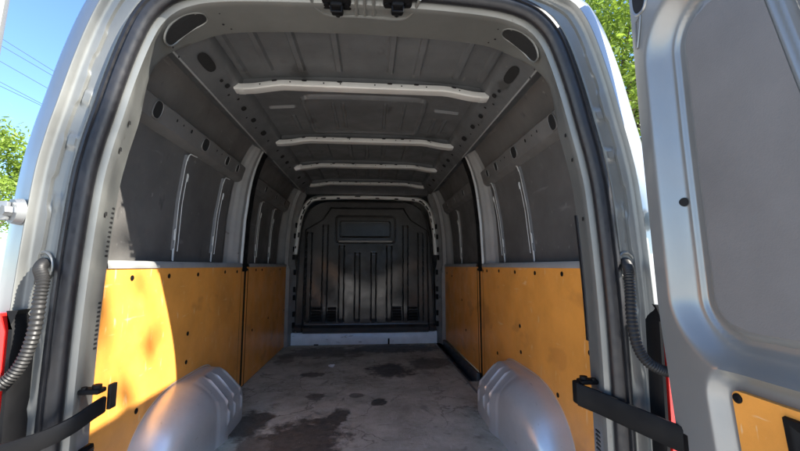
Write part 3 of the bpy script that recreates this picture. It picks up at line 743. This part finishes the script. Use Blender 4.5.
for s in (-1, 1):
    # ribbed drain vent low on the reveal and slotted rubber edge strip higher up
    q = MB(); x = s*.838
    q.box((x-s*.006, .035, .12), (x+s*.01, .10, .315), .012)
    v = q.build('drain_vent', M_black, van)
    q = MB()
    for k in range(12): q.box((x-s*.009, .045, .135+k*.0145), (x-s*.004, .092, .142+k*.0145), .001)
    q.build('vent_slats', M_rubber, v)
    q = MB(); i0 = [k for k in range(len(cont)) if cont[k].x*s > 0]
    zz = lin(.60, 1.06, 40)
    def rim(z, o, y):
        i = min(i0, key=lambda k: abs(cont[k].z-z)); j = i+1 if (cont[i+1].z-cont[i].z)*(z-cont[i].z) > 0 else i-1
        a = abs((z-cont[i].z)/(cont[j].z-cont[i].z)); p = cont[i].lerp(cont[j], min(a, 1)); return Vector((p.x+s*o, y, p.z))
    q.grid([[rim(z, .03, .134), rim(z, -.036, .126), rim(z, -.041, .116), rim(z, -.041, .104), rim(z, -.035, .102)] for z in zz])
    if s > 0: q.build('edge_strip', M_rubber, van)
    else:
        for z0, z1 in ((.90, 1.06), (.60, .745)):
            q = MB()
            for z in lin(z0, z1, 11): q.box(rim(z, -.0395, .086), rim(z, -.030, .103)+Vector((0, 0, .0075)), .0015)
            q.build('pressed_slots', M_hole, rear_frame)

# ------------------------------------------------------------------ loose scrap on the floor
q = MB(); bm = bmesh.new(); bmesh.ops.create_icosphere(bm, subdivisions=3, radius=.022)
for v in bm.verts: v.co *= 1+.75*mnoise.noise(v.co*80); v.co.z *= .45; v.co.x *= 1.25
for v in bm.verts: v.co += Vector((-.286, 2.15, .014))
q.bm(bm); tag(q.build('paper_scrap', M_white, None, ang=20), 'small crumpled white scrap of paper on the van floor', 'litter')

# ------------------------------------------------------------------ trees
def tree(name, base, h, cr, ccz, nclump, nleaf, ls, mleaf, label, seed, squash=.85):
    rnd = random.Random(seed); B = Vector(base)
    t = empty(name, B); tag(t, label, 'tree')
    mb = MB(); C = B+Vector((0, 0, ccz))
    mb.tube([B-Vector((0, 0, .1)), B+Vector((.05, 0, ccz*.3)), B+Vector((-.05, .1, ccz*.7)), C+Vector((0, 0, cr*.5))], [.20*h/8, .15*h/8, .11*h/8, .03], 10)
    cl = []
    for k in range(nclump):
        while True:
            p = Vector((rnd.uniform(-1, 1), rnd.uniform(-1, 1), rnd.uniform(-1, 1)))
            if .35 < p.length < 1: break
        p = p*(.72+.42*mnoise.noise(p*2.2+Vector((seed, 0, 0)))+.2); p = Vector((p.x*cr, p.y*cr, p.z*cr*squash)); cl.append(C+p)
        if k % 4 == 0:
            a = B+Vector((0, 0, ccz*rnd.uniform(.45, .95))); q_ = C+p
            mb.tube([a, a.lerp(q_, .5)+Vector((0, 0, -.15)), q_], [.055*h/8, .03*h/8, .01], 6)
    o = mb.build('trunk', M_bark, t)
    vs, fs = [], []
    for c in cl:
        r = rnd.uniform(.35, .75)*cr/3.2
        for _ in range(nleaf):
            d = Vector((rnd.gauss(0, .5), rnd.gauss(0, .5), rnd.gauss(0, .38)))*r; p = c+d
            n_ = Vector((rnd.gauss(0, .6), rnd.gauss(0, .6), rnd.uniform(.2, 1))).normalized()
            u = n_.orthogonal().normalized(); u.rotate(Matrix.Rotation(rnd.uniform(0, 6.28), 3, n_)); v = n_.cross(u)
            s_ = ls*rnd.uniform(.6, 1.3); b = len(vs)
            vs += [p-u*s_, p-v*s_*.42+n_*s_*.06, p+u*s_, p+v*s_*.42+n_*s_*.06]; fs.append((b, b+1, b+2, b+3))
    me = bpy.data.meshes.new('crown'); me.from_pydata([tuple(v) for v in vs], [], fs); me.materials.append(mleaf)
    oc = bpy.data.objects.new('crown', me); COL.objects.link(oc); put(oc, t)
tree('leafy_tree', (6.2, 7.5, -.56), 9, 4.0, 6.0, 300, 130, .075, M_leaf, 'sunlit yellow green tree showing between the van and its right door', 3)
tree('leafy_tree', (-15.2, 13.5, -.56), 8, 3.0, 4.6, 200, 90, .10, M_leaf, 'green tree at the left edge beneath the power lines', 5)

tree('leafy_tree', (6.3, -3.4, -.56), 9, 2.6, 6.9, 48, 10, .085, M_leaf2, 'thin sparse tree standing to the right behind the camera', 11)
hd = empty('added_hedge', (0, -10, -.56)); tag(hd, 'unseen dark foliage added behind the camera to darken the bulkhead reflection', 'added_hedge')  # added out of view, sized to darken the upper bulkhead reflection
rnd = random.Random(4); vs, fs = [], []
for k in range(6500):
    x = rnd.uniform(-3.2, 3.2); zt_ = 3.6+.35*mnoise.noise(Vector((x*.8, 0, 2)))
    f_ = rnd.random(); z = -.56+zt_*f_**.8; y = -10+rnd.choice((-1, 1))*rnd.uniform(.4, .75)*(1 if f_ < .95 else rnd.random())
    p = Vector((x, y, z)); n_ = Vector((rnd.gauss(0, .5), rnd.choice((-1, 1))*rnd.uniform(.3, 1), rnd.uniform(0, 1))).normalized()
    u = n_.orthogonal().normalized(); u.rotate(Matrix.Rotation(rnd.uniform(0, 6.28), 3, n_)); v = n_.cross(u); b = len(vs)
    vs += [p-u*.13, p-v*.08, p+u*.13, p+v*.08]; fs.append((b, b+1, b+2, b+3))
me = bpy.data.meshes.new('foliage'); me.from_pydata([tuple(v) for v in vs], [], fs); me.materials.append(M_leaf3)
o = bpy.data.objects.new('foliage', me); COL.objects.link(o); put(o, hd)
q = MB(); q.box((-3.0, -10.4, -.5), (3.0, -9.6, 2.75), .1); q.build('branch_core', M_bark, hd)

# ------------------------------------------------------------------ power lines
W_ = [((7, 42), (55, 72), 'topmost of five thin power lines in the blue sky left of the van'), ((5, 48), (53, 76), 'second power line from the top in the sky left of the van'),
      ((3, 63), (47, 88), 'middle power line of five, alone between two pairs in the left sky'), ((0, 82), (40, 103), 'second power line from the bottom in the sky left of the van'),
      ((0, 86), (40, 105), 'lowest of five power lines, just above the left tree')]
for a, b, lab in W_:
    A = at(*a, 'Y', 12); B = at(*b, 'Y', 12); d = (B-A).normalized()
    q = MB(); pts = []
    for k in range(41):
        t = -14+28*k/40+.0; p = A.lerp(B, .5)+d*t*1.2; p.z += .0012*t*t; pts.append(p)
    q.tube(pts, .008, 6); tag(q.build('power_line', M_wire), lab, 'power line', 'overhead power lines')
